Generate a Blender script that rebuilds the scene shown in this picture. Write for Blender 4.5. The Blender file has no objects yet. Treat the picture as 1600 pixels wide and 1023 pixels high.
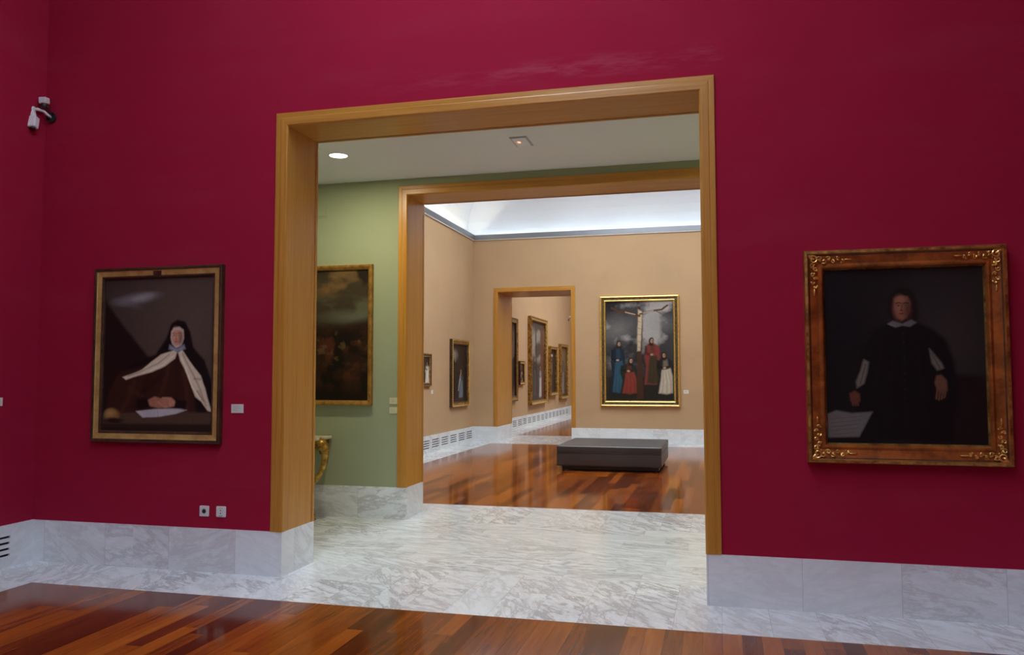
import bpy, bmesh, math, random
import numpy as np
from mathutils import Vector, Matrix, Euler

S = bpy.context.scene
COL = S.collection

# ------------------------------------------------------------------ camera
cam_d = bpy.data.cameras.new('camera'); cam = bpy.data.objects.new('camera', cam_d); COL.objects.link(cam)
YAW, PITCH, ROLL, FPX = .2482, .0584, -.0016, 1268.17
cam_d.sensor_fit = 'HORIZONTAL'; cam_d.sensor_width = 36; cam_d.lens = FPX * 36 / 1600
cam_d.clip_start = .05; cam_d.clip_end = 100
cy, sy, cp, sp = math.cos(YAW), math.sin(YAW), math.cos(PITCH), math.sin(PITCH)
fw = Vector((-sy*cp, cy*cp, sp)); rt = Vector((cy, sy, 0)); up = rt.cross(fw)
cr, sr = math.cos(ROLL), math.sin(ROLL)
rt, up = cr*rt + sr*up, cr*up - sr*rt
cam.matrix_world = Matrix(((rt.x, up.x, -fw.x, 0), (rt.y, up.y, -fw.y, -5.9107), (rt.z, up.z, -fw.z, 1.6), (0, 0, 0, 1)))
S.camera = cam

# ------------------------------------------------------------------ view + world + light levels
S.view_settings.view_transform = 'Standard'; S.view_settings.look = 'None'
S.view_settings.exposure = 0.0; S.view_settings.gamma = 1; S.view_settings.use_curve_mapping = False
w = bpy.data.worlds.new('world'); S.world = w; w.use_nodes = True
w.node_tree.nodes['Background'].inputs[0].default_value = (.7, .8, 1, 1)
w.node_tree.nodes['Background'].inputs[1].default_value = .3
SKY_RED, SKY_TAN, SKY_FAR = 12.8, 7.2, 5.8          # radiance of the glazed ceiling lights
COVE_TAN = 25.0                                     # W per metre of the tube hidden behind the cornice
DOWN_W = 34.0                                       # downlight lamp power

# ------------------------------------------------------------------ node helpers
def lin(r, g, b):
    f = lambda c: (c/255/12.92) if c/255 <= .04045 else ((c/255+.055)/1.055)**2.4
    return (f(r), f(g), f(b), 1)

class N:
    """tiny node-graph writer"""
    def __init__(s, name):
        s.m = bpy.data.materials.new(name); s.m.use_nodes = True
        s.t = s.m.node_tree; s.b = s.t.nodes['Principled BSDF']
    def new(s, kind, **kw):
        n = s.t.nodes.new(kind)
        for k, v in kw.items(): setattr(n, k, v)
        return n
    def put(s, sock, v):
        if hasattr(v, 'is_output') or isinstance(v, bpy.types.NodeSocket): s.t.links.new(v, sock)
        else:
            try: sock.default_value = v
            except Exception: sock.default_value = (v, v, v) if not isinstance(v, tuple) else v[:3]
    def math(s, op, a, b=0, c=0, clamp=False):
        n = s.new('ShaderNodeMath', operation=op, use_clamp=clamp)
        for i, v in enumerate((a, b, c)): s.put(n.inputs[i], v)
        return n.outputs[0]
    def pos(s):
        return s.new('ShaderNodeTexCoord').outputs['Object']
    def sep(s, v):
        n = s.new('ShaderNodeSeparateXYZ'); s.put(n.inputs[0], v); return n.outputs
    def comb(s, x=0, y=0, z=0):
        n = s.new('ShaderNodeCombineXYZ')
        for i, v in enumerate((x, y, z)): s.put(n.inputs[i], v)
        return n.outputs[0]
    def vmath(s, op, a, b=(0, 0, 0)):
        n = s.new('ShaderNodeVectorMath', operation=op); s.put(n.inputs[0], a); s.put(n.inputs[1], b); return n.outputs[0]
    def noise(s, v, scale=5, detail=4, rough=.55, dist=0, out=0):
        n = s.new('ShaderNodeTexNoise'); s.put(n.inputs['Vector'], v)
        n.inputs['Scale'].default_value = scale; n.inputs['Detail'].default_value = detail
        n.inputs['Roughness'].default_value = rough; n.inputs['Distortion'].default_value = dist
        return n.outputs[out]
    def white(s, v, out='Value'):
        n = s.new('ShaderNodeTexWhiteNoise'); s.put(n.inputs['Vector'], v); return n.outputs[out]
    def ramp(s, f, stops, interp='LINEAR'):
        n = s.new('ShaderNodeValToRGB'); n.color_ramp.interpolation = interp
        e = n.color_ramp.elements
        while len(e) < len(stops): e.new(.5)
        for i, (p, c) in enumerate(stops):
            e[i].position = p; e[i].color = c if isinstance(c, tuple) else (c, c, c, 1)
        s.put(n.inputs[0], f); return n.outputs[0]
    def mix(s, f, a, b, mode='MIX'):
        n = s.new('ShaderNodeMix', data_type='RGBA', blend_type=mode)
        s.put(n.inputs[0], f); s.put(n.inputs[6], a); s.put(n.inputs[7], b); return n.outputs[2]
    def bump(s, h, strength=.2, dist=.01):
        n = s.new('ShaderNodeBump'); n.inputs['Strength'].default_value = strength
        n.inputs['Distance'].default_value = dist; s.put(n.inputs['Height'], h)
        s.t.links.new(n.outputs[0], s.b.inputs['Normal'])
    def set(s, **kw):
        for k, v in kw.items(): s.put(s.b.inputs[{'base': 'Base Color', 'rough': 'Roughness', 'metal': 'Metallic',
            'spec': 'Specular IOR Level', 'coat': 'Coat Weight', 'coatr': 'Coat Roughness', 'emit': 'Emission Color',
            'es': 'Emission Strength', 'sheen': 'Sheen Weight'}[k]], v)
        return s.m

def plain(name, col, rough=.5, metal=0, **kw):
    n = N(name)
    k = n.noise(n.pos(), 9, 3)
    c = n.mix(n.math('MULTIPLY', k, .16), col, (col[0]*.6, col[1]*.6, col[2]*.6, 1))
    return n.set(base=c, rough=rough, metal=metal, **kw)

def m_paint(name, col, var=.06, scuff=None):
    """rolled textured wall paint"""
    n = N(name); p = n.pos()
    big = n.noise(p, .6, 3)
    c = n.mix(n.ramp(big, [(.3, 0.0), (.7, 1.0)]), tuple(x*(1-var) for x in col[:3])+(1,), tuple(min(1, x*(1+var)) for x in col[:3])+(1,))
    if scuff:
        x, y, z = n.sep(p)
        # chalky rubbed streaks just above the opening
        f = n.noise(n.vmath('MULTIPLY', p, (1.3, 1, 9)), 1.6, 7, .7)
        f = n.ramp(f, [(.46, 0.0), (.68, 1.0)])
        band = n.math('MULTIPLY', n.math('SMOOTH_MIN', n.math('MULTIPLY', n.math('SUBTRACT', z, 3.80), 12, clamp=True), n.math('MULTIPLY', n.math('SUBTRACT', 4.02, z), 9, clamp=True), .1), 1, clamp=True)
        side = n.math('MULTIPLY', n.math('MULTIPLY', n.math('ADD', x, 2.9), .55, clamp=True), n.math('MULTIPLY', n.math('SUBTRACT', .1, x), 9, clamp=True))
        f = n.math('MULTIPLY', n.math('MULTIPLY', f, n.math('MULTIPLY', band, side)), .22)
        c = n.mix(f, c, (.62, .28, .38, 1))
        # faint wide patches to the right of the opening
        g = n.noise(n.vmath('MULTIPLY', p, (.8, 1, 3)), 1.1, 5, .6)
        g = n.math('MULTIPLY', n.ramp(g, [(.5, 0.0), (.7, 1.0)]), .03)
        c = n.mix(g, c, (.5, .2, .3, 1))
    elif name == 'tan_paint':
        x, y, z = n.sep(p)
        g = n.noise(n.vmath('MULTIPLY', p, (1, 1, 2.6)), 1.0, 6, .65, .8)
        g = n.math('MULTIPLY', n.ramp(g, [(.60, 0.0), (.66, 1.0)]), .10)
        c = n.mix(g, c, (.34, .22, .15, 1))
    t = n.noise(p, 260, 2, .6)
    c = n.mix(n.math('MULTIPLY', t, .12), c, tuple(x*.6 for x in col[:3])+(1,))
    n.bump(t, .12, .003)
    return n.set(base=c, rough=.85, spec=.12)

def m_marble(name, mode, warm=0.0):
    n = N(name); p = n.pos(); x, y, z = n.sep(p)
    if mode == 'base':      # upright slabs 0.6 m long, whichever way the wall runs
        s_ = n.math('ADD', n.math('ADD', x, y), .10); tx, gy = .62, None
        ix = n.math('FLOOR', n.math('DIVIDE', s_, tx)); iy = n.math('FLOOR', n.math('MULTIPLY', n.math('ABSOLUTE', n.math('SUBTRACT', x, y)), .21))
        fx = n.math('FRACT', n.math('DIVIDE', s_, tx)); fy = .5; ty = 1
        uv = n.comb(s_, z, 0); ang0, span = .1, 1.1
    elif mode == 'border_x':
        tx, ty = .305, 8; ix = n.math('FLOOR', n.math('DIVIDE', x, tx)); iy = n.math('FLOOR', n.math('MULTIPLY', n.math('ADD', y, 4.0), .25))
        fx = n.math('FRACT', n.math('DIVIDE', x, tx)); fy = .5; uv = n.comb(x, y, 0); ang0, span = .9, .8
    elif mode == 'border_y':
        tx, ty = .305, 8; ix = n.math('FLOOR', n.math('DIVIDE', y, tx)); iy = n.math('FLOOR', n.math('MULTIPLY', x, .25))
        fx = n.math('FRACT', n.math('DIVIDE', y, tx)); fy = .5; uv = n.comb(x, y, 0); ang0, span = .9, .8
    else:                   # passage: half-bonded slabs 0.6 x 0.3
        tx, ty = .61, .305
        yy = n.math('DIVIDE', n.math('SUBTRACT', y, .505), ty); iy = n.math('FLOOR', yy); fy = n.math('FRACT', yy)
        xx = n.math('ADD', n.math('DIVIDE', x, tx), n.math('MULTIPLY', iy, .37)); ix = n.math('FLOOR', xx); fx = n.math('FRACT', xx)
        uv = n.comb(x, y, 0); ang0, span = .15, .9
    rnd = n.white(n.comb(ix, iy, 3)); rnd3 = n.white(n.comb(iy, ix, 7), 'Color')
    rot = n.new('ShaderNodeVectorRotate', rotation_type='Z_AXIS')
    n.put(rot.inputs['Vector'], uv); n.put(rot.inputs['Angle'], n.math('ADD', n.math('MULTIPLY', n.math('SUBTRACT', rnd, .5), span), ang0))
    q = n.vmath('ADD', rot.outputs[0], n.vmath('MULTIPLY', rnd3, (9, 9, 9)))
    qa = n.vmath('MULTIPLY', q, (1, 5.5 if mode == 'passage' else 3.0, 1))
    v1 = n.noise(qa, 1.9, 10, .70, .35)
    v1 = n.math('SUBTRACT', 1, n.math('MULTIPLY', n.math('ABSOLUTE', n.math('SUBTRACT', v1, .5)), 17), clamp=True)
    v2 = n.noise(qa, 4.2, 10, .74, .3)
    v2 = n.math('SUBTRACT', 1, n.math('MULTIPLY', n.math('ABSOLUTE', n.math('SUBTRACT', v2, .47)), 20), clamp=True)
    cl = n.ramp(n.noise(qa, 2.2, 9, .7, .4), [(.42, 0.0), (.62, 1.0)])
    amp = n.math('ADD', .10, n.math('MULTIPLY', n.math('POWER', n.white(n.comb(ix, iy, 11)), 2.2), .55)) if mode == 'base' else n.math('ADD', .3, n.math('MULTIPLY', n.white(n.comb(ix, iy, 11)), .6))
    base = n.mix(cl, (.825, .885, .92, 1), (.755, .81, .845, 1))
    base = n.mix(n.math('MULTIPLY', v2, n.math('MULTIPLY', amp, .42)), base, (.48, .47, .47, 1))
    base = n.mix(n.math('MULTIPLY', v1, n.math('MULTIPLY', amp, .9)), base, (.34, .33, .34, 1))
    base = n.mix(n.math('MULTIPLY', n.white(n.comb(ix, iy, 19)), .16), base, (.58, .53, .54, 1))
    # joints
    jw = .0028
    def edge(f, t): return n.math('LESS_THAN', n.math('MULTIPLY', n.math('SUBTRACT', .5, n.math('ABSOLUTE', n.math('SUBTRACT', f, .5))), t), jw/2)
    j = edge(fx, tx)
    if mode == 'passage': j = n.math('MAXIMUM', j, edge(fy, ty))
    base = n.mix(n.math('MULTIPLY', j, .45 if mode != 'passage' else .18), base, (.20, .19, .19, 1))
    return n.set(base=base, rough=.28 if mode == 'base' else .16, spec=.5)

def m_planks():
    n = N('jatoba_planks'); p = n.pos(); x, y, z = n.sep(p)
    W, L = .115, 1.9
    ix = n.math('FLOOR', n.math('DIVIDE', x, W)); fx = n.math('FRACT', n.math('DIVIDE', x, W))
    yy = n.math('ADD', n.math('DIVIDE', y, L), n.math('MULTIPLY', n.white(n.comb(ix, 2, 2)), 7)); iy = n.math('FLOOR', yy); fy = n.math('FRACT', yy)
    r = n.white(n.comb(ix, iy, 5)); r3 = n.white(n.comb(ix, iy, 9), 'Color')
    q = n.vmath('ADD', n.vmath('MULTIPLY', p, (1, .07, 1)), n.vmath('MULTIPLY', r3, (5, 5, 5)))
    g = n.noise(q, 20, 6, .65, .3); g2 = n.noise(q, 90, 3, .6)
    tone = n.math('ADD', n.math('ADD', n.math('MULTIPLY', r, .78), .06), n.math('MULTIPLY', n.math('SUBTRACT', g, .5), 1.0), clamp=True)
    c = n.ramp(tone, [(0, (.070, .014, .004, 1)), (.22, (.16, .032, .006, 1)), (.55, (.31, .074, .009, 1)), (.82, (.39, .10, .012, 1)), (1, (.47, .145, .022, 1))])
    c = n.mix(n.math('MULTIPLY', g2, .25), c, (.03, .008, .004, 1))
    def edge(f, t, w): return n.math('LESS_THAN', n.math('MULTIPLY', n.math('SUBTRACT', .5, n.math('ABSOLUTE', n.math('SUBTRACT', f, .5))), t), w)
    j = n.math('MAXIMUM', edge(fx, W, .0008), edge(fy, L, .0010))
    c = n.mix(n.math('MULTIPLY', j, .6), c, (.01, .004, .003, 1))
    n.bump(n.noise(p, .9, 1), .05, .003)
    return n.set(base=c, rough=.11, spec=.25)

def m_beech(name, axis):
    n = N(name); p = n.pos()
    sc = {'z': (48, 48, 1.1), 'x': (1.1, 48, 48)}[axis]
    q = n.vmath('MULTIPLY', p, sc)
    g = n.noise(q, 1.0, 5, .6, .25); g2 = n.noise(n.vmath('MULTIPLY', q, (4, 4, 6)), 1.0, 3, .6)
    c = n.ramp(g, [(.25, lin(170, 115, 40)), (.5, lin(190, 133, 52)), (.8, lin(203, 150, 72))])
    c = n.mix(n.math('MULTIPLY', n.ramp(g2, [(.45, 0.0), (.75, 1.0)]), .28), c, lin(142, 92, 32))
    n.bump(g2, .06, .001)
    return n.set(base=c, rough=.32, spec=.45)

def m_gold(name, bright, dark, rough=.36, metal=.75, scale=14, amt=1.0):
    n = N(name); p = n.pos()
    f = n.ramp(n.noise(p, scale, 6, .65, .3), [(.36, 0.0), (.62, 1.0)])
    c = n.mix(n.math('MULTIPLY', f, amt), bright, dark)
    n.bump(n.noise(p, 90, 3), .25, .002)
    return n.set(base=c, rough=rough, metal=metal)

def m_emit(name, col, strength):
    n = N(name); n.set(base=(.8, .8, .8, 1), emit=col, es=strength); return n.m

M = dict(
    red=m_paint('crimson_paint', (.345, .0105, .043, 1), .04, scuff=True),
    green=m_paint('sage_paint', (.345, .385, .245, 1)),
    tan=m_paint('tan_paint', (.53, .36, .21, 1)),
    white=m_paint('white_plaster', (.74, .78, .82, 1), .02),
    ceil=m_paint('ceiling_plaster', (.76, .76, .71, 1), .02),
    base=m_marble('marble_upstand', 'base'), bx=m_marble('marble_border_x', 'border_x'),
    by=m_marble('marble_border_y', 'border_y'), pas=m_marble('marble_passage', 'passage'),
    wood=m_planks(), bz=m_beech('beech_upright', 'z'), bh=m_beech('beech_level', 'x'),
    alu=plain('brushed_aluminium', (.22, .23, .25, 1), .38, .85), lip=plain('pale_lip', (.8, .8, .8, 1), .4),
    dark=plain('painted_slot_shade', (.012, .011, .011, 1), .9), black=plain('black_plastic', (.015, .015, .016, 1), .45),
    plastic=plain('white_plastic', (.74, .74, .76, 1), .35), grey=plain('grey_plastic', (.42, .43, .42, 1), .5),
    ink=plain('grey_ink', (.30, .30, .31, 1), .7), card=plain('label_card', (.72, .72, .70, 1), .6),
    cream=plain('cream_card', (.58, .56, .36, 1), .6),
    leather=None,
    gold=m_gold('dull_gilding', (.62, .40, .11, 1), (.20, .10, .025, 1)),
    goldb=m_gold('bright_gilding', (.95, .68, .22, 1), (.55, .33, .07, 1), .30, .85, 20, .6),
    ochre=m_gold('worn_ochre_gilding', (.60, .42, .14, 1), (.34, .20, .05, 1), .5, .25, 9, .7),
    russet=m_gold('russet_bole_gilding', (.50, .165, .030, 1), (.17, .055, .012, 1), .36, .5, 7, .9),
    walnut=m_gold('dark_walnut', (.085, .040, .016, 1), (.03, .014, .007, 1), .4, .0, 12),
    ebony=m_gold('dark_green_black', (.030, .032, .020, 1), (.012, .012, .010, 1), .4, .0, 12),
)
def m_leather():
    n = N('charcoal_leather'); p = n.pos()
    v = n.new('ShaderNodeTexVoronoi'); n.put(v.inputs['Vector'], p); v.inputs['Scale'].default_value = 160
    c = n.mix(n.noise(p, 3, 4), (.045, .047, .055, 1), (.072, .073, .083, 1))
    n.bump(v.outputs['Distance'], .3, .002)
    return n.set(base=c, rough=.40, spec=.7)
M['leather'] = m_leather()

# ------------------------------------------------------------------ mesh helpers
def obj(name, bm, mats, parent=None, smooth=False, loc=None):
    me = bpy.data.meshes.new(name); bmesh.ops.recalc_face_normals(bm, faces=bm.faces) if len(bm.faces) < 60000 and not getattr(bm, '_keep', False) else None
    if smooth:
        for f in bm.faces: f.smooth = True
    bm.to_mesh(me); bm.free()
    for m in (mats if isinstance(mats, (list, tuple)) else [mats]): me.materials.append(m)
    o = bpy.data.objects.new(name, me); COL.objects.link(o)
    if parent: o.parent = parent
    if loc: o.location = loc
    return o

def empty(name, loc=(0, 0, 0), rz=0, parent=None):
    o = bpy.data.objects.new(name, None); COL.objects.link(o); o.location = loc; o.rotation_euler = (0, 0, rz)
    o.empty_display_size = .1
    if parent: o.parent = parent
    return o
def tag(o, label, cat, group=None):
    o['label'] = label; o['category'] = cat
    if group: o['group'] = group
    return o
def struct(o): o['kind'] = 'structure'; return o
def copy_tree(o, parent=None):
    c = o.copy(); COL.objects.link(c); c.parent = parent
    for ch in [x for x in o.children]: copy_tree(ch, c)
    return c

def box(bm, x0, y0, z0, x1, y1, z1, mi=0, bevel=0, seg=1):
    vs = [bm.verts.new((x, y, z)) for x in (x0, x1) for y in (y0, y1) for z in (z0, z1)]
    F = [(0, 1, 3, 2), (4, 6, 7, 5), (0, 4, 5, 1), (2, 3, 7, 6), (0, 2, 6, 4), (1, 5, 7, 3)]
    fs = [bm.faces.new([vs[i] for i in f]) for f in F]
    for f in fs: f.material_index = mi
    if bevel:
        es = list({e for f in fs for e in f.edges})
        r = bmesh.ops.bevel(bm, geom=es, offset=bevel, segments=seg, affect='EDGES', profile=.5)
        for f in r['faces']: f.material_index = mi
    return fs

def tube(bm, pts, rad, n=8, mi=0, cap=True):
    """round bar along pts; rad is a number or a list"""
    pts = [Vector(p) for p in pts]; rings = []
    R = rad if isinstance(rad, (list, tuple)) else [rad]*len(pts)
    nrm = None
    for i, p in enumerate(pts):
        d = (pts[min(i+1, len(pts)-1)] - pts[max(i-1, 0)]).normalized()
        if nrm is None: nrm = d.orthogonal().normalized()
        nrm = (nrm - d*nrm.dot(d)).normalized(); bn = d.cross(nrm)
        rings.append([bm.verts.new(p + (nrm*math.cos(a)+bn*math.sin(a))*R[i]) for a in [2*math.pi*k/n for k in range(n)]])
    for a, b in zip(rings, rings[1:]):
        for k in range(n):
            f = bm.faces.new((a[k], a[(k+1) % n], b[(k+1) % n], b[k])); f.material_index = mi
    if cap:
        for r in (rings[0], rings[-1]):
            f = bm.faces.new(r); f.material_index = mi

def blob(bm, c, r, mi=0, rot=(0, 0, 0), u=10, v=7):
    g = bmesh.ops.create_uvsphere(bm, u_segments=u, v_segments=v, radius=1)
    mat = Matrix.Translation(c) @ Euler(rot).to_matrix().to_4x4() @ Matrix.Diagonal((*r, 1))
    bmesh.ops.transform(bm, matrix=mat, verts=g['verts'])
    for f in {f for vv in g['verts'] for f in vv.link_faces}: f.material_index = mi; f.smooth = True

def frame_mesh(w, h, prof, mats_i):
    """mitred moulding round a w x h outline in local XZ, facing -Y. prof = [(inset, out)], out towards the viewer"""
    bm = bmesh.new(); loops = []
    for ins, out in prof:
        a, b = w/2-ins, h/2-ins
        loops.append([bm.verts.new(v) for v in ((-a, -out, -b), (a, -out, -b), (a, -out, b), (-a, -out, b))])
    for i, (A, B) in enumerate(zip(loops, loops[1:])):
        for k in range(4):
            f = bm.faces.new((A[k], A[(k+1) % 4], B[(k+1) % 4], B[k])); f.material_index = mats_i[i]
    # back
    A, B = loops[0], loops[-1]
    for k in range(4):
        f = bm.faces.new((A[k], B[k], B[(k+1) % 4], A[(k+1) % 4])); f.material_index = mats_i[0]
    return bm

# ------------------------------------------------------------------ painter: pigment computed for every canvas vertex
def vnoise(X, Y, seed, octv=4):
    out = 0; amp = .5
    for o in range(octv):
        rs = np.random.RandomState(seed*17+o); G = rs.rand(64, 64)
        xi = np.floor(X).astype(int); yi = np.floor(Y).astype(int); fx = X-xi; fy = Y-yi
        fx = fx*fx*(3-2*fx); fy = fy*fy*(3-2*fy)
        g = lambda a, b: G[a % 64, b % 64]
        out = out + amp*((g(xi, yi)*(1-fx)+g(xi+1, yi)*fx)*(1-fy)+(g(xi, yi+1)*(1-fx)+g(xi+1, yi+1)*fx)*fy)
        X = X*2.03+5.1; Y = Y*2.03+3.7; amp *= .5
    return out
def L3(c): return np.array(lin(*c)[:3])
class Canvas:
    """u right, v down, both in units of the canvas height"""
    def __init__(s, w, h, nx, ny, bg, seed=1, warp=.006):
        s.w, s.h, s.nx, s.ny, s.seed = w, h, nx, ny, seed
        u = np.linspace(0, w/h, nx+1); v = np.linspace(0, 1, ny+1); s.U0, s.V0 = np.meshgrid(u, v)
        n1 = vnoise(s.U0*14, s.V0*14, seed+5); n2 = vnoise(s.U0*14+9, s.V0*14+4, seed+6)
        s.U = s.U0+(n1-.47)*warp*2; s.V = s.V0+(n2-.47)*warp*2
        s.C = np.ones(s.U.shape+(3,))*L3(bg)
    def _b(s, a, col):
        a = np.clip(a, 0, 1)[..., None]; s.C = s.C*(1-a)+L3(col)*a
    def ell(s, cx, cy, rx, ry, col, soft=.15, rot=0, al=1):
        c, q = math.cos(rot), math.sin(rot); x = s.U-cx; y = s.V-cy
        d = np.sqrt(((x*c+y*q)/rx)**2+((-x*q+y*c)/ry)**2)
        s._b(al*np.clip((1+soft-d)/(2*soft), 0, 1), col)
    def poly(s, P, col, soft=.008, al=1):
        P = np.array(P, float); d = np.full(s.U.shape, 1e9); ins = np.zeros(s.U.shape, bool)
        for i in range(len(P)):
            (x0, y0), (x1, y1) = P[i], P[(i+1) % len(P)]
            ex, ey = x1-x0, y1-y0; t = np.clip(((s.U-x0)*ex+(s.V-y0)*ey)/(ex*ex+ey*ey+1e-12), 0, 1)
            d = np.minimum(d, np.hypot(s.U-x0-t*ex, s.V-y0-t*ey))
            c = ((y0 > s.V) != (y1 > s.V)) & (s.U < (x1-x0)*(s.V-y0)/((y1-y0) if y1 != y0 else 1e-9)+x0); ins ^= c
        sd = np.where(ins, d, -d); s._b(al*np.clip(.5+sd/(2*soft), 0, 1), col)
    def line(s, P, wd, col, soft=.004, al=1):
        d = np.full(s.U.shape, 1e9)
        for (x0, y0), (x1, y1) in zip(P, P[1:]):
            ex, ey = x1-x0, y1-y0; t = np.clip(((s.U-x0)*ex+(s.V-y0)*ey)/(ex*ex+ey*ey+1e-12), 0, 1)
            d = np.minimum(d, np.hypot(s.U-x0-t*ex, s.V-y0-t*ey))
        s._b(al*np.clip((wd/2-d)/soft+.5, 0, 1), col)
    def clouds(s, col, sx, sy, lo, hi, al=1, seed=0, v0=-1, v1=2, dx=0):
        n = vnoise(s.U*sx+dx, s.V*sy, s.seed+seed, 5)
        win = np.clip((s.V-v0)*12, 0, 1)*np.clip((v1-s.V)*12, 0, 1)
        s._b(al*np.clip((n-lo)/(hi-lo), 0, 1)*win, col)
    def figure(s, x, top, bot, robe, robe2, skin=(190, 150, 120), head=.028, lean=0, wide=.075, hair=(40, 25, 18)):
        """generic draped standing figure"""
        hx = x+lean; H = bot-top; hd = head; sh = top+hd*2.6; mid = lambda A, B: tuple((p+q)//2 for p, q in zip(A, B)); dk = tuple(int(q*.5) for q in robe)
        s.poly([(hx-hd*.55, top+hd*1.7), (hx+hd*.55, top+hd*1.7), (x+wide*.55, sh), (x+wide*.85, sh+H*.12), (x+wide*.95, top+H*.42), (x+wide*.72, top+H*.55), (x+wide*.95, bot-.01),
                (x+wide*.3, bot), (x-wide*.5, bot-.005), (x-wide*1.0, bot), (x-wide*.72, top+H*.6), (x-wide*.95, top+H*.40), (x-wide*.8, sh+H*.1), (x-wide*.55, sh)], robe, .007)
        s.poly([(x-wide*.30, top+H*.40), (x+wide*.55, top+H*.36), (x+wide*.78, top+H*.56), (x+wide*.82, bot-.02), (x+wide*.1, bot-.008), (x-wide*.7, bot-.02), (x-wide*.45, top+H*.62)], robe2, .010)
        s.poly([(x-wide*.2, sh), (x+wide*.25, sh), (x+wide*.35, top+H*.33), (x-wide*.25, top+H*.36)], mid(robe, robe2), .010)
        for k in range(6):
            t = -.62+.25*k; s.line([(x+wide*t*.5, top+H*.44), (x+wide*(t*.8+.08), top+H*.68), (x+wide*(t+.02), bot-.02)], .006, dk if k % 2 else tuple(min(255, int(q*1.12)) for q in robe2), .016, .35)
        s.line([(x-wide*.75, sh+H*.05), (x-wide*.80, top+H*.33), (x-wide*.1, top+H*.37)], wide*.30, dk, .012, .8)
        s.line([(x+wide*.72, sh+H*.05), (x+wide*.78, top+H*.32), (x+wide*.12, top+H*.36)], wide*.30, robe, .012, .9)
        s.ell(hx-hd*.1, top+hd*1.0, hd*.92, hd*1.2, hair, .2); s.poly([(hx-hd*.85, top+hd), (hx+hd*.5, top+hd), (hx+hd*.7, sh+.01), (hx-hd*.9, sh+.01)], hair, .008)
        s.ell(hx+hd*.05, top+hd*1.15, hd*.55, hd*.80, skin, .25); s.ell(hx+hd*.3, top+hd*1.3, hd*.3, hd*.5, tuple(int(q*.75) for q in skin), .5)
        s.line([(hx-hd*.2, top+hd*1.05), (hx+hd*.35, top+hd*1.05)], hd*.12, (60, 38, 30), .006, .7)
        s.ell(x-wide*.05, top+H*.36, hd*.55, hd*.38, skin, .4)
    def finish(s, name, parent, depth, speck=.05, shade=1.0):
        g = vnoise(s.U0*60, s.V0*60, s.seed+40, 3)[..., None]; s.C = s.C*(1+speck*4*(g-.45))
        crack = vnoise(s.U0*200, s.V0*200, s.seed+50, 2)[..., None]; s.C = np.clip(s.C*(1+speck*(crack-.4)), 0, 1)*shade
        nx, ny = s.nx, s.ny
        X = s.U0*s.h-s.w/2; Z = s.h/2-s.V0*s.h
        verts = np.stack([X, np.full_like(X, -depth), Z], -1).reshape(-1, 3)
        i = np.arange((nx+1)*(ny+1)).reshape(ny+1, nx+1)
        faces = np.stack([i[1:, :-1], i[1:, 1:], i[:-1, 1:], i[:-1, :-1]], -1).reshape(-1, 4)
        n0 = len(verts)
        # stretcher sides and back so the canvas has thickness
        c = [(-s.w/2, -depth, -s.h/2), (s.w/2, -depth, -s.h/2), (s.w/2, -depth, s.h/2), (-s.w/2, -depth, s.h/2)]
        bk = [(a, -max(depth-.02, .001), b) for a, _, b in c]
        allv = verts.tolist()+c+bk; F = faces.tolist()
        for k in range(4): F.append([n0+k, n0+4+k, n0+4+(k+1) % 4, n0+(k+1) % 4])
        F.append([n0+4, n0+7, n0+6, n0+5])
        me = bpy.data.meshes.new(name); me.from_pydata(allv, [], F)
        ca = me.color_attributes.new('pigment', 'FLOAT_COLOR', 'POINT')
        cols = np.ones((len(allv), 4)); cols[:n0, :3] = s.C.reshape(-1, 3); cols[n0:, :3] = .1
        ca.data.foreach_set('color', cols.ravel()); me.materials.append(M_oil)
        o = bpy.data.objects.new(name, me); COL.objects.link(o); o.parent = parent; return o
def m_oil():
    n = N('oil_paint'); a = n.new('ShaderNodeAttribute', attribute_name='pigment')
    n.bump(n.noise(n.pos(), 120, 3), .1, .001)
    return n.set(base=a.outputs['Color'], rough=.5, spec=.22)
M_oil = m_oil()

# ================================================================== THE SETTING
XL, XR = -5.81, 2.31
HB = .3517                      # marble upstand height
D1 = .505; G0 = 2.6305; G1 = 3.1614; T1 = 13.158; T2 = 14.557; R4 = 26.9
RY0 = -10.0                     # back of the red room
ZT, ZC = 4.907, 5.042           # top of the painted wall, top of the cornice
ZT_RED = 5.35
def wall_x(name, y0, y1, hole, front, back, ztop=ZT):
    """wall running along x between y0 and y1; hole=(x0,x1,ztop)"""
    bm = bmesh.new()
    parts = [(XL-.3, hole[0], 0, ztop), (hole[1], XR+.3, 0, ztop), (hole[0], hole[1], hole[2], ztop)] if hole else [(XL-.3, XR+.3, 0, ztop)]
    for a, b, c, d in parts:
        for f in box(bm, a, y0, c, b, y1, d): f.material_index = 0
    for f in bm.faces:
        f.normal_update()
        if f.calc_center_median().y > (y0+y1)/2 and abs(f.normal.y) > .5: f.material_index = 1
    o = obj(name, bm, [front, back]); return struct(o)
def wall_y(name, x0, x1, y0, y1, m, ztop=ZT):
    bm = bmesh.new(); box(bm, x0, y0, 0, x1, y1, ztop); return struct(obj(name, bm, m))

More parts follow.
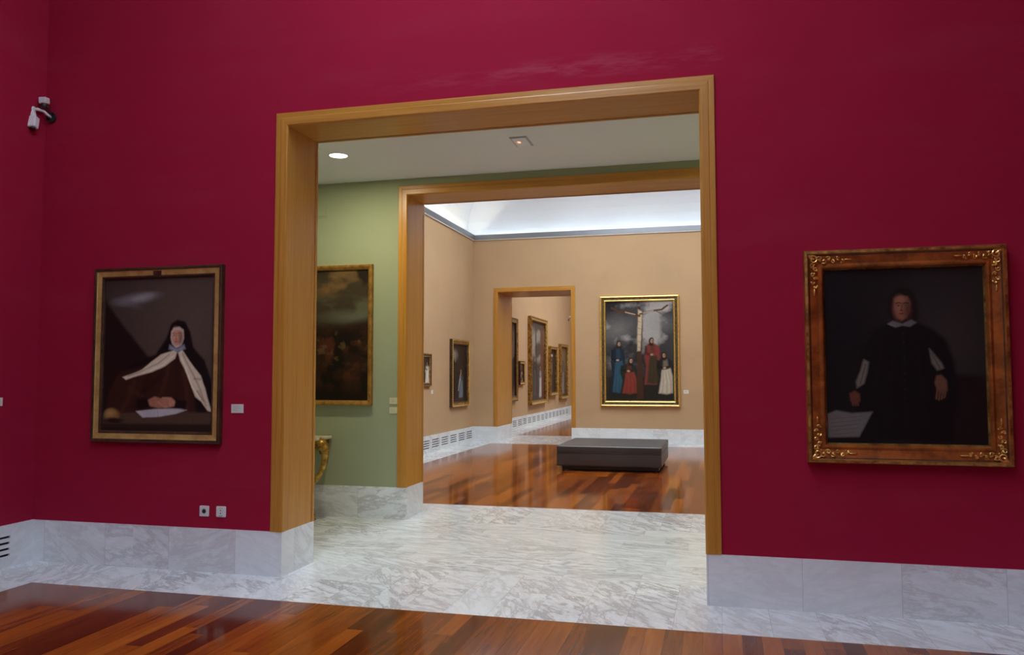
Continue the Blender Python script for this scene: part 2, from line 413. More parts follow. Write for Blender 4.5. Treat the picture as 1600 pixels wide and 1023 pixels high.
LIN = .014
DO = dict(x0=-3.390, x1=-.100, zt=3.646, w=.106)      # first opening, clear size
DT = dict(x0=-3.384, x1=-.100, zt=3.640, w=.105)
DF = dict(x0=-5.194, x1=-3.379, zt=3.622, w=.10)
hole = lambda d: (d['x0']-LIN, d['x1']+LIN, d['zt']+LIN)
wall_x('wall_front', 0, D1, hole(DO), M['red'], M['green'], ZT_RED)
wall_x('wall_middle', G0, G1, hole(DT), M['green'], M['tan'])
wall_x('wall_far', T1, T2, hole(DF), M['tan'], M['tan'])
wall_x('wall_end', R4, R4+.3, None, M['tan'], M['tan'])
wall_x('wall_back', RY0-.3, RY0, None, M['red'], M['red'], ZT_RED)
for nm, a, b in (('wall_left', XL-.3, XL), ('wall_right', XR, XR+.3)):
    wall_y(nm, a, b, RY0, 0, M['red'], ZT_RED)
    wall_y(nm, a, b, D1, G0, M['green'])
    wall_y(nm, a, b, G1, T1, M['tan'])
    wall_y(nm, a, b, T2, R4, M['tan'])

# floors: timber fields inside marble borders
MW = .62
def slab(name, x0, y0, x1, y1, m):
    bm = bmesh.new(); box(bm, x0, y0, -.12, x1, y1, 0); return struct(obj(name, bm, m))
def room_floor(y0, y1, mw):
    slab('floor', XL+mw, y0+mw, XR-mw, y1-mw, M['wood'])
    slab('floor', XL, y1-mw, XR, y1, M['bx']); slab('floor', XL, y0, XR, y0+mw, M['bx'])
    slab('floor', XL, y0+mw, XL+mw, y1-mw, M['by']); slab('floor', XR-mw, y0+mw, XR, y1-mw, M['by'])
room_floor(RY0, 0, .62); room_floor(G1, T1, .597); room_floor(T2, R4, .597)
slab('floor', DO['x0'], 0, DO['x1'], D1, M['bx'])
slab('floor', XL, D1, XR, G0, M['pas'])
slab('floor', DT['x0'], G0, DT['x1'], G1, M['bx'])
slab('floor', DF['x0'], T1, DF['x1'], T2, M['bx'])

# marble upstands ("baseboards"); the left ones carry ventilation slots cut through the stone
BT = .012
def base_box(name, x0, y0, x1, y1):
    bm = bmesh.new(); box(bm, x0, y0, 0, x1, y1, HB); return struct(obj(name, bm, M['base']))
def face_run(y, out, x0, x1, name='baseboard_front'):      # along x, standing out from the wall plane y
    base_box(name, x0, min(y, y+out*BT), x1, max(y, y+out*BT))
SLOTS = [(.096, .020), (.145, .020), (.194, .020), (.243, .020)]
def vent_run(y0, y1, starts, length, label, group):
    """upstand on the left wall with real slots; a dark plate behind every group paints their inner shade"""
    bm = bmesh.new(); x0, x1 = XL, XL+.03
    zs = [0]+[v for s in SLOTS for v in (s[0], s[0]+s[1])]+[HB]
    for k in range(0, len(zs)-1, 2): box(bm, x0, y0, zs[k], x1, y1, zs[k+1])
    for z, h in SLOTS:
        edges = [y0]+[v for s in starts for v in (s, s+length)]+[y1]
        for k in range(0, len(edges)-1, 2): box(bm, x0, edges[k], z, x1, edges[k+1], z+h)
    struct(obj('baseboard_left', bm, M['base']))
    first = None
    for i, s in enumerate(starts):
        if first is None:
            b = bmesh.new(); box(b, 0, .002, SLOTS[0][0], .017, length-.002, .263)
            first = obj('slot_backing', b, M['dark'], loc=(x0+.001, s, 0)); o = first  # plain dark plate stands in for the shade inside the slots
        else:
            o = first.copy(); COL.objects.link(o); o.location = (x0+.001, s, 0)
        tag(o, label(i), 'vent', group)
for y, sgn, runs in ((0, -1, ((XL+.03, DO['x0']), (DO['x1'], XR))), (D1, 1, ((XL, DO['x0']), (DO['x1'], XR))),
                     (G0, -1, ((XL, DT['x0']), (DT['x1'], XR))), (G1, 1, ((XL+.03, DT['x0']), (DT['x1'], XR))),
                     (T1, -1, ((XL+.03, DF['x0']), (DF['x1'], XR))), (T2, 1, ((XL+.03, DF['x0']), (DF['x1'], XR))),
                     (R4, -1, ((XL+.03, XR),)), (RY0, 1, ((XL+.03, XR),))):
    for a, b in runs:
        if a > -1: a += LIN
        if -4 < b < -3 or b == DF['x0']: b -= LIN
        if b > -1 and b < 0: pass
        if a == DF['x1']: a += LIN
        face_run(y, sgn, a, b, 'baseboard_front' if sgn < 0 else 'baseboard_back')
for d, y0, y1 in ((DO, 0, D1), (DT, G0, G1), (DF, T1, T2)):     # returns inside the openings
    base_box('baseboard_left', d['x0']-LIN, y0-BT, d['x0'], y1+BT); base_box('baseboard_right', d['x1'], y0-BT, d['x1']+LIN, y1+BT)
for y0, y1 in ((RY0, 0), (D1, G0), (G1, T1), (T2, R4)): base_box('baseboard_right', XR-BT, y0, XR, y1)
base_box('baseboard_left', XL, D1, XL+BT, G0)
words = ['nearest the corner', 'second from the corner', 'third from the corner', 'fourth from the corner', 'fifth from the corner', 'sixth from the corner']
vent_run(RY0, 0, [-.708], .45,
         lambda i: 'dark slots cut in the marble skirting at the far left of the crimson wall', None)
st = [12.52-.6*k for k in range(6)]
vent_run(G1, T1, st[::-1], .45,
         lambda i: 'four dark slots in the white skirting of the tan room, ' + words[5-i], 'slots in the tan room skirting')
st4 = [16.97+.65*k for k in range(14)]
vent_run(T2, R4, st4, .47, lambda i: 'one of the many slot groups in the skirting of the farthest room', 'slots in the farthest room skirting')

# ---- openings: wooden casing swept round three sides + lining panels
def casing(name, d, yface, sgn, parent):
    """profile swept up one jamb, across, down the other; sgn = which way it stands out"""
    prof = [(-.004, -.030), (-.004, .006), (.000, .014), (.008, .018), (d['w']*.55, .018), (d['w']*.62, .015), (d['w']-.004, .015), (d['w'], .011), (d['w'], 0)]
    bm = bmesh.new()
    for seg in range(3):
        rows = []
        for off, out in prof:
            y = yface+sgn*out; xa, xb, zt = d['x0']-off, d['x1']+off, d['zt']+off
            if seg == 0: rows.append((bm.verts.new((xa, y, HB)), bm.verts.new((xa, y, zt))))
            elif seg == 1: rows.append((bm.verts.new((xa, y, zt)), bm.verts.new((xb, y, zt))))
            else: rows.append((bm.verts.new((xb, y, zt)), bm.verts.new((xb, y, HB))))
        for A, B in zip(rows, rows[1:]):
            f = bm.faces.new((A[0], A[1], B[1], B[0])); f.material_index = 1 if seg == 1 else 0
        if seg != 1: bm.faces.new([r[0 if seg == 0 else 1] for r in rows])
    return obj(name, bm, [M['bz'], M['bh']], parent)
def opening(name, d, y0, y1):
    e = struct(empty(name, ((d['x0']+d['x1'])/2, (y0+y1)/2, 0))); off = -Vector(e.location)
    ch = [casing('casing', d, y0, -1, e), casing('casing', d, y1, 1, e)]
    bm = bmesh.new(); box(bm, d['x0']-LIN, y0+.008, HB, d['x0'], y1-.008, d['zt']); ch.append(obj('jamb_panel', bm, M['bz'], e))
    bm = bmesh.new(); box(bm, d['x1'], y0+.008, HB, d['x1']+LIN, y1-.008, d['zt']); ch.append(obj('jamb_panel', bm, M['bz'], e))
    bm = bmesh.new(); box(bm, d['x0']-LIN, y0+.008, d['zt'], d['x1']+LIN, y1-.008, d['zt']+LIN); ch.append(obj('head_panel', bm, M['bh'], e))
    for c in ch: c.location = off
opening('door_1', DO, 0, D1); opening('door_2', DT, G0, G1); opening('door_3', DF, T1, T2)

# ---- ceilings
bm = bmesh.new(); box(bm, XL, D1, 3.8274, XR, G0, 4.0); struct(obj('ceiling', bm, M['ceil']))

def coved(y0, y1, sky, cove, col, ZT=ZT, ax=2.3, ay=2.3):
    """cornice, set-back light trough, coved vault with hips, glazed centre"""
    set_back = .26; ZC = ZT+.135
    # cornice: aluminium strip with a pale lip, run round the room
    bm = bmesh.new()
    prof = [(0, ZT-.001, 1), (.035, ZT-.001, 1), (.035, ZT+.018, 1), (.045, ZT+.018, 0), (.045, ZC, 0), (-.012, ZC, 0), (-.012, ZT+.03, 0)]
    loops = [[bm.verts.new(v) for v in ((XL+i, y0+i, z), (XR-i, y0+i, z), (XR-i, y1-i, z), (XL+i, y1-i, z))] for i, z, m in prof]
    for k in range(len(loops)-1):
        for j in range(4):
            f = bm.faces.new((loops[k][j], loops[k][(j+1) % 4], loops[k+1][(j+1) % 4], loops[k+1][j])); f.material_index = 1 if k < 2 else 0
    struct(obj('trim_1', bm, [M['alu'], M['lip']]))
    # trough + vault
    bm = bmesh.new(); H = 1.75; rows = [(0, 0, ZT), (-set_back, -set_back, ZT), (-set_back, -set_back, ZC-.02)]
    for k in range(1, 15):
        t = math.pi/2*k/14; rows.append((-set_back+ax*(1-math.cos(t)), -set_back+ay*(1-math.cos(t)), ZC-.02+H*math.sin(t)))
    loops = [[bm.verts.new(v) for v in ((XL+i, y0+i2, z), (XR-i, y0+i2, z), (XR-i, y1-i2, z), (XL+i, y1-i2, z))] for i, i2, z in rows]
    for a, b in zip(loops, loops[1:]):
        for j in range(4): bm.faces.new((a[j], a[(j+1) % 4], b[(j+1) % 4], b[j]))
    v = struct(obj('ceiling', bm, M['white']))
    i, i2, z = rows[-1]
    x0, x1, a0, a1 = XL+i, XR-i, y0+i2, y1-i2
    win = struct(empty('window_1', ((x0+x1)/2, (a0+a1)/2, z))); o = -Vector(win.location)
    bm = bmesh.new(); box(bm, x0, a0, z+.03, x1, a1, z+.05)
    g = obj('glass_pane', bm, m_emit('daylit_diffusing_glass', col, sky), win); g.location = o
    bm = bmesh.new(); nxm, nym = 4, max(3, int((a1-a0)/1.2))
    for k in range(nxm+1): xx = x0+(x1-x0)*k/nxm; box(bm, xx-.02, a0, z-.02, xx+.02, a1, z+.03)
    for k in range(nym+1): yy = a0+(a1-a0)*k/nym; box(bm, x0, yy-.02, z-.02, x1, yy+.02, z+.03)
    g = obj('glazing_bars', bm, M['lip'], win); g.location = o
    # fluorescent tubes lying in the trough
    if cove:
        for (xa, ya, xb, yb) in ((XL-.13, y0, XL-.13, y1), (XR+.13, y0, XR+.13, y1), (XL, y0-.13, XR, y0-.13), (XL, y1+.13, XR, y1+.13)):
            n = 5
            for k in range(n):
                p = Vector((xa, ya, ZT+.03)).lerp(Vector((xb, yb, ZT+.03)), (k+.04)/n); q = Vector((xa, ya, ZT+.03)).lerp(Vector((xb, yb, ZT+.03)), (k+.96)/n)
                b = bmesh.new(); d = (q-p); tube(b, [-d/2, d/2], .013, 8)
                L = obj('fluorescent_tube', b, m_tube_warm if xa == xb and xa < 0 else m_tube, loc=(p+q)/2)
                tag(L, 'white fluorescent tube lying in the light trough behind the cornice', 'lamp', 'tubes behind the cornices')
m_tube = m_emit('lit_tube', (.80, .90, 1, 1), COVE_TAN); m_tube_warm = m_emit('lit_warm_tube', (1, .93, .78, 1), COVE_TAN*2.4)
coved(RY0, 0, SKY_RED, False, (.74, .87, 1, 1), ZT_RED, 3.6, .8)  # unseen skylight narrowed and set near the front wall to shape its light
coved(G1, T1, SKY_TAN, True, (.86, .94, 1, 1))
coved(T2, R4, SKY_FAR, False, (.93, .965, 1, 1))

# ================================================================== THE THINGS
def painting(name, loc, rz, w, h, prof, mi, mats, label, cat='painting', group=None):
    e = empty(name, loc, rz); tag(e, label, cat, group)
    f = obj('frame', frame_mesh(w, h, prof, mi), mats, e)
    return e

# ---------- left painting on the crimson wall
P1 = painting('framed_painting', (-4.574, -.002, 1.780), 0, 1.246, 1.474,
              [(0, 0), (0, .046), (.008, .052), (.020, .052), (.026, .044), (.032, .040), (.070, .036), (.078, .040), (.086, .036), (.092, .026), (.092, .012)],
              [0, 0, 0, 0, 1, 1, 0, 0, 0, 0], [M['walnut'], M['ochre']],
              'painting of a woman in dark robe and cream mantle, ochre frame, crimson wall')
c = Canvas(1.066, 1.294, 300, 360, (56, 47, 43), 3, .003)
c.ell(.66, .34, .40, .44, (84, 72, 64), .95, 0, .9); c.ell(.78, .60, .2, .3, (78, 66, 58), .9, 0, .5)
c.poly([(0, .14), (.14, .30), (.42, .60), (.3, 1), (0, 1)], (30, 19, 18), .012)
c.ell(.24, .135, .12, .026, (128, 128, 132), .9, -.12, .8); c.ell(.30, .125, .06, .018, (150, 149, 150), .9, -.2, .6); c.ell(.17, .165, .08, .016, (98, 98, 104), .9, .25, .6)
DK = (20, 14, 15)
c.poly([(.475, .40), (.52, .30), (.60, .29), (.655, .36), (.68, .46), (.76, .54), (.81, .66), (.86, .86), (.86, 1), (.66, 1), (.60, .60), (.40, .55), (.16, .70), (.08, .66), (.22, .56), (.40, .50)], DK, .008)
c.poly([(.02, 1), (.04, .76), (.12, .62), (.30, .58), (.56, .47), (.66, .62), (.72, .92), (.66, 1)], (50, 27, 19), .012)
for k, (x0, y0, x1, y1) in enumerate(((.50, .56, .40, .86), (.56, .54, .55, .88), (.61, .62, .64, .88), (.36, .62, .24, .84), (.24, .68, .14, .88), (.46, .62, .32, .74), (.20, .72, .30, .78))):
    c.line([(x0, y0), ((x0+x1)/2+.015, (y0+y1)/2), (x1, y1)], .022, (30, 16, 13) if k % 2 else (70, 40, 28), .03, .75)
c.poly([(.485, .385), (.505, .315), (.555, .278), (.615, .295), (.650, .36), (.655, .44), (.67, .50), (.60, .475), (.50, .465), (.46, .48)], (16, 11, 13), .008)
c.poly([(.512, .355), (.530, .330), (.570, .324), (.603, .345), (.608, .40), (.592, .445), (.552, .462), (.520, .435), (.508, .395)], (188, 178, 166), .006)
c.poly([(.518, .365), (.535, .349), (.568, .345), (.592, .362), (.596, .40), (.582, .432), (.554, .449), (.528, .428), (.516, .395)], (172, 124, 102), .006)
c.ell(.545, .385, .022, .042, (200, 154, 130), .8, 0, .8); c.ell(.586, .402, .014, .038, (120, 78, 62), .8, 0, .8)
for ex in (.534, .568):
    c.ell(ex, .379, .0100, .0052, (112, 78, 66), .4); c.ell(ex, .379, .0072, .0034, (206, 196, 186), .3); c.ell(ex+.001, .3785, .0034, .0034, (34, 22, 20), .3)
    c.line([(ex-.011, .3665), (ex, .3640), (ex+.011, .3670)], .0035, (84, 54, 44), .004)
c.line([(.552, .370), (.549, .394), (.5475, .402)], .0045, (140, 90, 72), .004); c.ell(.550, .405, .008, .003, (112, 66, 54), .5)
c.ell(.551, .418, .0125, .0035, (150, 70, 66), .4); c.ell(.551, .4235, .009, .003, (176, 100, 88), .5); c.ell(.540, .402, .012, .010, (204, 128, 108), .9, 0, .5)
c.poly([(.500, .440), (.555, .464), (.612, .438), (.622, .468), (.560, .490), (.496, .470)], (118, 124, 138), .006); c.line([(.51, .458), (.56, .478), (.61, .458)], .004, (158, 164, 176), .004, .7)
WH = (204, 192, 168)
c.poly([(.535, .478), (.558, .490), (.545, .530), (.47, .580), (.38, .615), (.27, .640), (.175, .668), (.150, .650), (.215, .632), (.30, .598), (.37, .548), (.44, .502)], WH, .005)
c.line([(.50, .505), (.42, .560), (.30, .610), (.19, .645)], .008, (148, 132, 108), .010, .8); c.line([(.53, .512), (.46, .568), (.36, .608)], .006, (232, 222, 202), .008, .7)
c.poly([(.566, .492), (.596, .474), (.640, .530), (.690, .590), (.735, .640), (.770, .720), (.805, .820), (.822, .872), (.790, .862), (.745, .805), (.700, .775), (.660, .690), (.620, .600), (.585, .545)], WH, .005)
c.line([(.60, .50), (.66, .60), (.72, .70), (.78, .83)], .010, (150, 134, 110), .012, .8); c.line([(.59, .52), (.63, .60), (.68, .72), (.74, .79)], .007, (234, 224, 204), .008, .7)
c.line([(.69, .66), (.735, .665)], .012, (136, 118, 96), .012, .7); c.line([(.715, .74), (.76, .80)], .010, (120, 102, 82), .012, .7)
c.poly([(.0, .885), (.87, .872), (.87, 1), (0, 1)], (74, 57, 45), .008); c.poly([(0, .955), (.87, .948), (.87, 1), (0, 1)], (40, 30, 25), .008)
c.clouds((94, 74, 58), 9, 22, .48, .62, .5, 7, .885, .95)
c.poly([(.26, .872), (.42, .856), (.60, .850), (.64, .862), (.56, .885), (.44, .905), (.31, .912)], (176, 176, 180), .005); c.line([(.42, .857), (.43, .905)], .004, (112, 112, 120), .006, .7)
for k in range(4): c.line([(.30+.01*k, .878+.007*k), (.41, .866+.009*k)], .002, (112, 110, 114), .003, .6)
# folded hands resting above the paper
c.poly([(.34, .800), (.40, .775), (.455, .792), (.500, .822), (.488, .846), (.430, .850), (.360, .838)], (156, 106, 84), .006)
c.poly([(.415, .812), (.46, .780), (.52, .780), (.560, .806), (.548, .836), (.480, .850)], (176, 124, 100), .006)
for k in range(4): c.line([(.425+.012*k, .800+.010*k), (.475+.006*k, .790+.012*k), (.505, .800+.012*k)], .0035, (104, 62, 48), .004, .8)
c.poly([(.26, .79), (.345, .785), (.36, .845), (.27, .86)], (22, 13, 13), .008); c.poly([(.555, .79), (.64, .80), (.63, .86), (.550, .845)], (22, 13, 13), .008)
c.ell(.075, .90, .055, .045, (128, 98, 56), .25); c.ell(.06, .885, .03, .02, (158, 126, 78), .8); c.ell(.09, .935, .07, .018, (34, 22, 18), .4)
c.C = np.clip(c.C*1.15, 0, 1)
c.finish('canvas', P1, .016)
bm = bmesh.new(); box(bm, -.04, -.046, -.017, .04, -.036, .017, bevel=.003)
obj('name_plate', bm, M['walnut'], P1, loc=(0, 0, .686))

# ---------- right painting on the crimson wall, carved corners
w2, h2 = 1.246, 1.437
P2 = painting('framed_painting', (1.203, -.002, 1.725), 0, w2, h2,
              [(0, 0), (0, .062), (.005, .072), (.022, .074), (.030, .064), (.038, .058), (.060, .052), (.090, .044), (.098, .048), (.106, .052), (.116, .050), (.126, .036), (.134, .020), (.134, .010)],
              [0, 0, 1, 0, 2, 0, 0, 0, 0, 0, 0, 1, 0], [M['russet'], M['gold'], M['walnut']],
              'dark portrait of a seated person in black, russet gilded frame with carved corners')
cv = Canvas(.978, 1.169, 300, 360, (20, 18, 20), 8, .003)
cv.ell(.66, .42, .34, .42, (52, 47, 44), .95, 0, .9); cv.ell(.12, .35, .22, .5, (15, 14, 17), .8, 0, .8)
cv.poly([(.62, .60), (.84, .62), (.84, 1), (.5, 1)], (26, 15, 15), .015)
BK = (11, 9, 11)
cv.poly([(.33, .315), (.42, .325), (.50, .31), (.58, .355), (.645, .42), (.68, .54), (.69, .70), (.66, .98), (.14, .98), (.16, .70), (.19, .50), (.245, .37)], BK, .012)
for q in ((.30, .42, .27, .66), (.56, .42, .60, .64), (.42, .36, .42, .95), (.36, .5, .33, .9), (.5, .5, .52, .9)): cv.line([(q[0], q[1]), (q[2], q[3])], .010, (24, 20, 23), .02, .8)
for k in range(9): cv.ell(.421, .375+.045*k, .0045, .0045, (48, 42, 40), .5)
cv.poly([(.355, .15), (.39, .115), (.44, .11), (.48, .14), (.50, .20), (.505, .27), (.49, .315), (.455, .31), (.365, .305), (.345, .26), (.342, .20)], (26, 16, 13), .010)
cv.poly([(.375, .175), (.405, .155), (.445, .160), (.462, .195), (.460, .245), (.442, .285), (.415, .300), (.388, .282), (.372, .235)], (124, 80, 60), .006)
cv.ell(.402, .225, .026, .050, (156, 106, 82), .8, 0, .85); cv.ell(.448, .235, .018, .05, (78, 46, 36), .8, 0, .8); cv.ell(.410, .178, .026, .016, (160, 112, 88), .8, 0, .6)
for ex in (.397, .436):
    cv.ell(ex, .213, .0100, .0050, (70, 42, 34), .4); cv.ell(ex, .213, .0066, .003, (150, 136, 126), .3); cv.ell(ex, .2125, .0033, .0033, (20, 13, 12), .3)
    cv.line([(ex-.013, .2005), (ex, .1970), (ex+.013, .2010)], .005, (40, 24, 20), .004)
cv.line([(.417, .204), (.411, .232), (.410, .238)], .005, (94, 56, 42), .005); cv.ell(.413, .242, .010, .004, (80, 44, 34), .5)
cv.ell(.413, .259, .0145, .004, (98, 42, 38), .4); cv.ell(.413, .265, .011, .003, (128, 70, 58), .5)
cv.poly([(.365, .298), (.415, .318), (.465, .296), (.492, .312), (.455, .335), (.417, .328), (.378, .338), (.338, .316)], (104, 102, 104), .005)
cv.line([(.345, .318), (.38, .330)], .003, (140, 138, 138), .003, .7)
cv.poly([(.205, .52), (.232, .535), (.222, .60), (.205, .66), (.165, .685), (.160, .65), (.185, .59)], (112, 108, 98), .007); cv.line([(.215, .55), (.185, .66)], .006, (62, 58, 52), .008, .8)
cv.poly([(.552, .46), (.580, .495), (.615, .545), (.625, .572), (.592, .585), (.565, .545)], (110, 106, 96), .007); cv.line([(.565, .49), (.605, .57)], .006, (60, 56, 50), .008, .8)
cv.poly([(.125, .715), (.155, .700), (.180, .718), (.182, .760), (.155, .782), (.128, .760)], (104, 62, 44), .006)
cv.poly([(.585, .615), (.612, .610), (.638, .640), (.640, .700), (.618, .720), (.585, .700), (.575, .655)], (108, 74, 56), .006)
for k in range(4): cv.line([(.588+.014*k, .69), (.582+.015*k, .725), (.580+.014*k, .752-.007*abs(k-1))], .010, (100, 68, 52), .005); cv.line([(.595+.014*k, .70), (.590+.015*k, .74)], .002, (50, 32, 26), .003, .8)
for k in range(3): cv.line([(.135+.014*k, .745), (.140+.014*k, .785)], .010, (98, 58, 42), .005)
cv.poly([(.0, .835), (.05, .815), (.13, .830), (.245, .820), (.22, .87), (.17, .965), (.0, .972)], (108, 106, 102), .006)
for k in range(5): cv.line([(.02, .865+.022*k), (.19-.01*k, .845+.024*k)], .0025, (66, 62, 60), .003, .7)
cv.finish('canvas', P2, .014, shade=.9)
def corner_bm(seed):
    r = random.Random(seed); b = bmesh.new()
    def curl(cx, cz, R, a0, turns, sgn, rad):
        pts = []; rr = []
        for k in range(22):
            t = k/21; a = a0+sgn*turns*2*math.pi*t; q = R*(1-.82*t)
            pts.append((cx+q*math.cos(a), -.058-.010*math.sin(math.pi*t), cz+q*math.sin(a))); rr.append(rad*(1-.45*t))
        tube(b, pts, rr, 7)
    def leaf(x, z, l, wd, ang): blob(b, (x, -.056, z), (l, .009, wd), rot=(0, -ang, 0))
    curl(-.062, -.062, .030, .8, 1.3, 1, .0065)
    leaf(-.040, -.040, .034, .012, math.pi/4)
    for (dx, dz) in ((1, 0), (0, 1)):          # foliage running along both arms
        for k in range(6):
            s = .10+k*.030; side = (-1)**k*.010; sc = 1-.1*k
            x, z = (-s, -.066+side) if dx else (-.066+side, -s)
            curl(x, z, .017*sc, r.uniform(0, 6), 1.1, (-1)**k, .0045*sc+.001)
            leaf(x+(.0 if dx else -side), z+(-side if dx else 0), .016*sc, .006, (0 if dx else math.pi/2)+(-1)**k*.5)
        for k in range(7):
            s = .085+k*.026; x, z = (-s, -.066-(-1)**k*.019) if dx else (-.066-(-1)**k*.019, -s)
            blob(b, (x, -.056, z), (.0065, .006, .0065))
        s = .285; x, z = (-s, -.066) if dx else (-.066, -s); leaf(x, z, .028, .006, 0 if dx else math.pi/2)
    return b
base_c = obj('corner_ornament', corner_bm(2), M['goldb'], P2, loc=(w2/2, 0, h2/2))
base_c['label'] = 'bright gilded carved leaf scroll'
for sx, sz in ((-1, 1), (1, -1), (-1, -1)):
    o = base_c.copy(); COL.objects.link(o); o.parent = P2; o.location = (sx*w2/2, 0, sz*h2/2); o.scale = (sx, 1, sz)

# ---------- painting in the green passage
P3 = painting('framed_painting', (-4.60, G0-.002, 2.060), 0, 1.62, 1.60,
              [(0, 0), (0, .048), (.004, .055), (.020, .055), (.034, .048), (.050, .036), (.056, .022), (.056, .010)],
              [0, 0, 0, 0, 0, 0, 0], [m_gold('amber_gilding', (.46, .235, .045, 1), (.25, .11, .02, 1), .4, .3)],
              'dusky landscape in an amber frame on the green wall above the gilded table')
cv = Canvas(1.52, 1.50, 190, 190, (46, 36, 28), 13)
cv.poly([(0, 0), (1.02, 0), (1.02, .42), (0, .44)], (62, 52, 38), .05)
cv.clouds((138, 104, 62), 3.2, 5.5, .40, .62, .9, 1, -1, .22); cv.clouds((96, 96, 74), 4, 7, .45, .62, .7, 2, .18, .42)
cv.ell(.86, .36, .18, .04, (96, 98, 84), .8, 0, .8); cv.clouds((22, 16, 13), 5, 5, .42, .58, .9, 3, -1, .3)
cv.poly([(0, .46), (.4, .42), (.8, .44), (1.02, .38), (1.02, 1), (0, 1)], (44, 24, 15), .03)
cv.clouds((84, 42, 24), 13, 15, .45, .66, .65, 4, .42, .9); cv.clouds((16, 10, 9), 9, 10, .46, .6, .85, 5, .42, 1.2)
cv.clouds((110, 84, 56), 20, 22, .60, .72, .5, 6, .42, .75)
cv.poly([(0, .94), (.5, .9), (1.02, .95), (1.02, 1), (0, 1)], (24, 14, 9), .03)
cv.finish('canvas', P3, .014)

# ---------- large painting on the far tan wall (generic stormy scene)
w4, h4 = 1.825, 2.572
P4 = painting('framed_painting', (-1.765, T1-.002, 2.152), 0, w4, h4,
              [(0, 0), (0, .070), (.006, .082), (.022, .086), (.036, .078), (.042, .066), (.050, .062), (.088, .060), (.094, .066), (.104, .070), (.118, .062), (.130, .044), (.134, .030), (.134, .014)],
              [0, 0, 0, 0, 0, 1, 1, 1, 0, 0, 0, 0, 0], [M['goldb'], M['ebony']],
              'tall stormy painting with four robed figures, black and gold frame, behind the bench')
cv = Canvas(1.565, 2.310, 260, 380, (58, 57, 60), 21)
cv.clouds((158, 156, 154), 4.2, 4.6, .46, .60, 1, 1, -1, .70); cv.clouds((24, 24, 28), 3.6, 5.0, .47, .60, .9, 2, -1, .72, 7)
cv.ell(.12, .28, .15, .09, (140, 138, 136), .9, -.3, .5); cv.ell(.55, .22, .10, .07, (128, 127, 128), .9, .3, .5); cv.ell(.34, .6, .2, .12, (28, 28, 32), .9, 0, .8)
cv.poly([(0, .76), (.18, .72), (.40, .76), (.68, .72), (.68, 1), (0, 1)], (36, 34, 28), .02)
cv.poly([(.305, .98), (.375, .98), (.362, .55), (.372, .20), (.355, .05), (.325, .05), (.318, .25), (.315, .60)], (66, 42, 30), .006)      # tree trunk
cv.poly([(.315, .50), (.350, .50), (.362, .24), (.366, .10), (.330, .08), (.322, .26)], (188, 172, 146), .008)                              # pale bark
for a in (.14, .20, .27, .33, .40, .46): cv.line([(.325, a), (.356, a+.012)], .005, (96, 82, 68), .005, .7)
cv.line([(.34, .15), (.26, .115), (.14, .095), (.06, .06)], .020, (84, 52, 32), .006); cv.line([(.345, .13), (.45, .10), (.56, .085), (.62, .045)], .018, (84, 52, 32), .006)
cv.line([(.30, .132), (.20, .105)], .008, (196, 176, 146), .006); cv.line([(.38, .118), (.48, .096)], .008, (196, 176, 146), .006)
cv.line([(.16, .10), (.10, .13)], .008, (100, 56, 30), .005); cv.line([(.50, .095), (.56, .13)], .008, (100, 56, 30), .005)
cv.figure(.120, .40, .93, (26, 36, 50), (44, 82, 100), (170, 146, 124), .026, .01, .078)
cv.figure(.465, .37, .84, (120, 52, 46), (58, 50, 32), (176, 138, 112), .026, -.005, .082)
cv.figure(.230, .57, .94, (34, 38, 28), (128, 54, 44), (182, 148, 120), .026, .02, .092)
cv.figure(.590, .52, .94, (34, 31, 31), (182, 174, 156), (184, 142, 112), .026, -.01, .090)
cv.finish('canvas', P4, .018)
def bead_run(a, b, y, r, pitch):
    """one continuous strung-bead moulding round a rectangle of half sizes a, b"""
    pts, rr = [], []; C_ = [(-a, -b), (a, -b), (a, b), (-a, b), (-a, -b)]
    for (x0, z0), (x1, z1) in zip(C_, C_[1:]):
        n = max(3, int(math.hypot(x1-x0, z1-z0)/pitch))
        for k in range(n*4):
            t = k/(n*4); pts.append((x0+(x1-x0)*t, y, z0+(z1-z0)*t)); rr.append(r*(.35, .85, 1, .85)[k % 4])
    bm = bmesh.new(); tube(bm, pts, rr, 6); return bm
obj('beading', bead_run(w4/2-.068, h4/2-.068, -.062, .007, .035), M['gold'], P4, smooth=True)

# ---------- pictures along the left wall (local -Y faces +X : rz = +90 deg)
RZ = math.pi/2
def side_painting(y0, y1, z0, z1, fw_, depth, mats, label, paint, res=(70, 110), group=None, beads=False, name='framed_painting'):
    w_, h_ = y1-y0, z1-z0
    e = painting(name, (XL+.002, (y0+y1)/2, (z0+z1)/2), RZ, w_, h_,
                 [(0, 0), (0, depth*.85), (fw_*.08, depth), (fw_*.25, depth), (fw_*.4, depth*.8), (fw_*.75, depth*.75), (fw_*.85, depth*.82), (fw_, depth*.5), (fw_, .010)],
                 [0, 0, 0, 1, 1, 0, 0, 0], mats, label, group=group)
    cv = Canvas(w_-2*fw_+.01, h_-2*fw_+.01, res[0], res[1], (40, 32, 28), int(y0*10), .01); paint(cv); cv.finish('canvas', e, .016)
    if beads:
        obj('beading', bead_run(w_/2-fw_*.18, h_/2-fw_*.18, -depth, .014, .045), M['goldb'], e, smooth=True)
    return e
G_ = [M['gold'], M['walnut']]; W_ = [M['walnut'], M['gold']]
def p_small(c):
    c.ell(.5, .4, .4, .5, (70, 56, 44), .8); c.figure(.82*c.w/c.h, .18, 1.02, (176, 172, 162), (216, 210, 196), (180, 130, 100), .07, 0, .24)
side_painting(9.20, 10.04, 1.37, 2.045, .075, .05, G_, 'small painting of a figure in white beside the passage opening in the tan room', p_small)
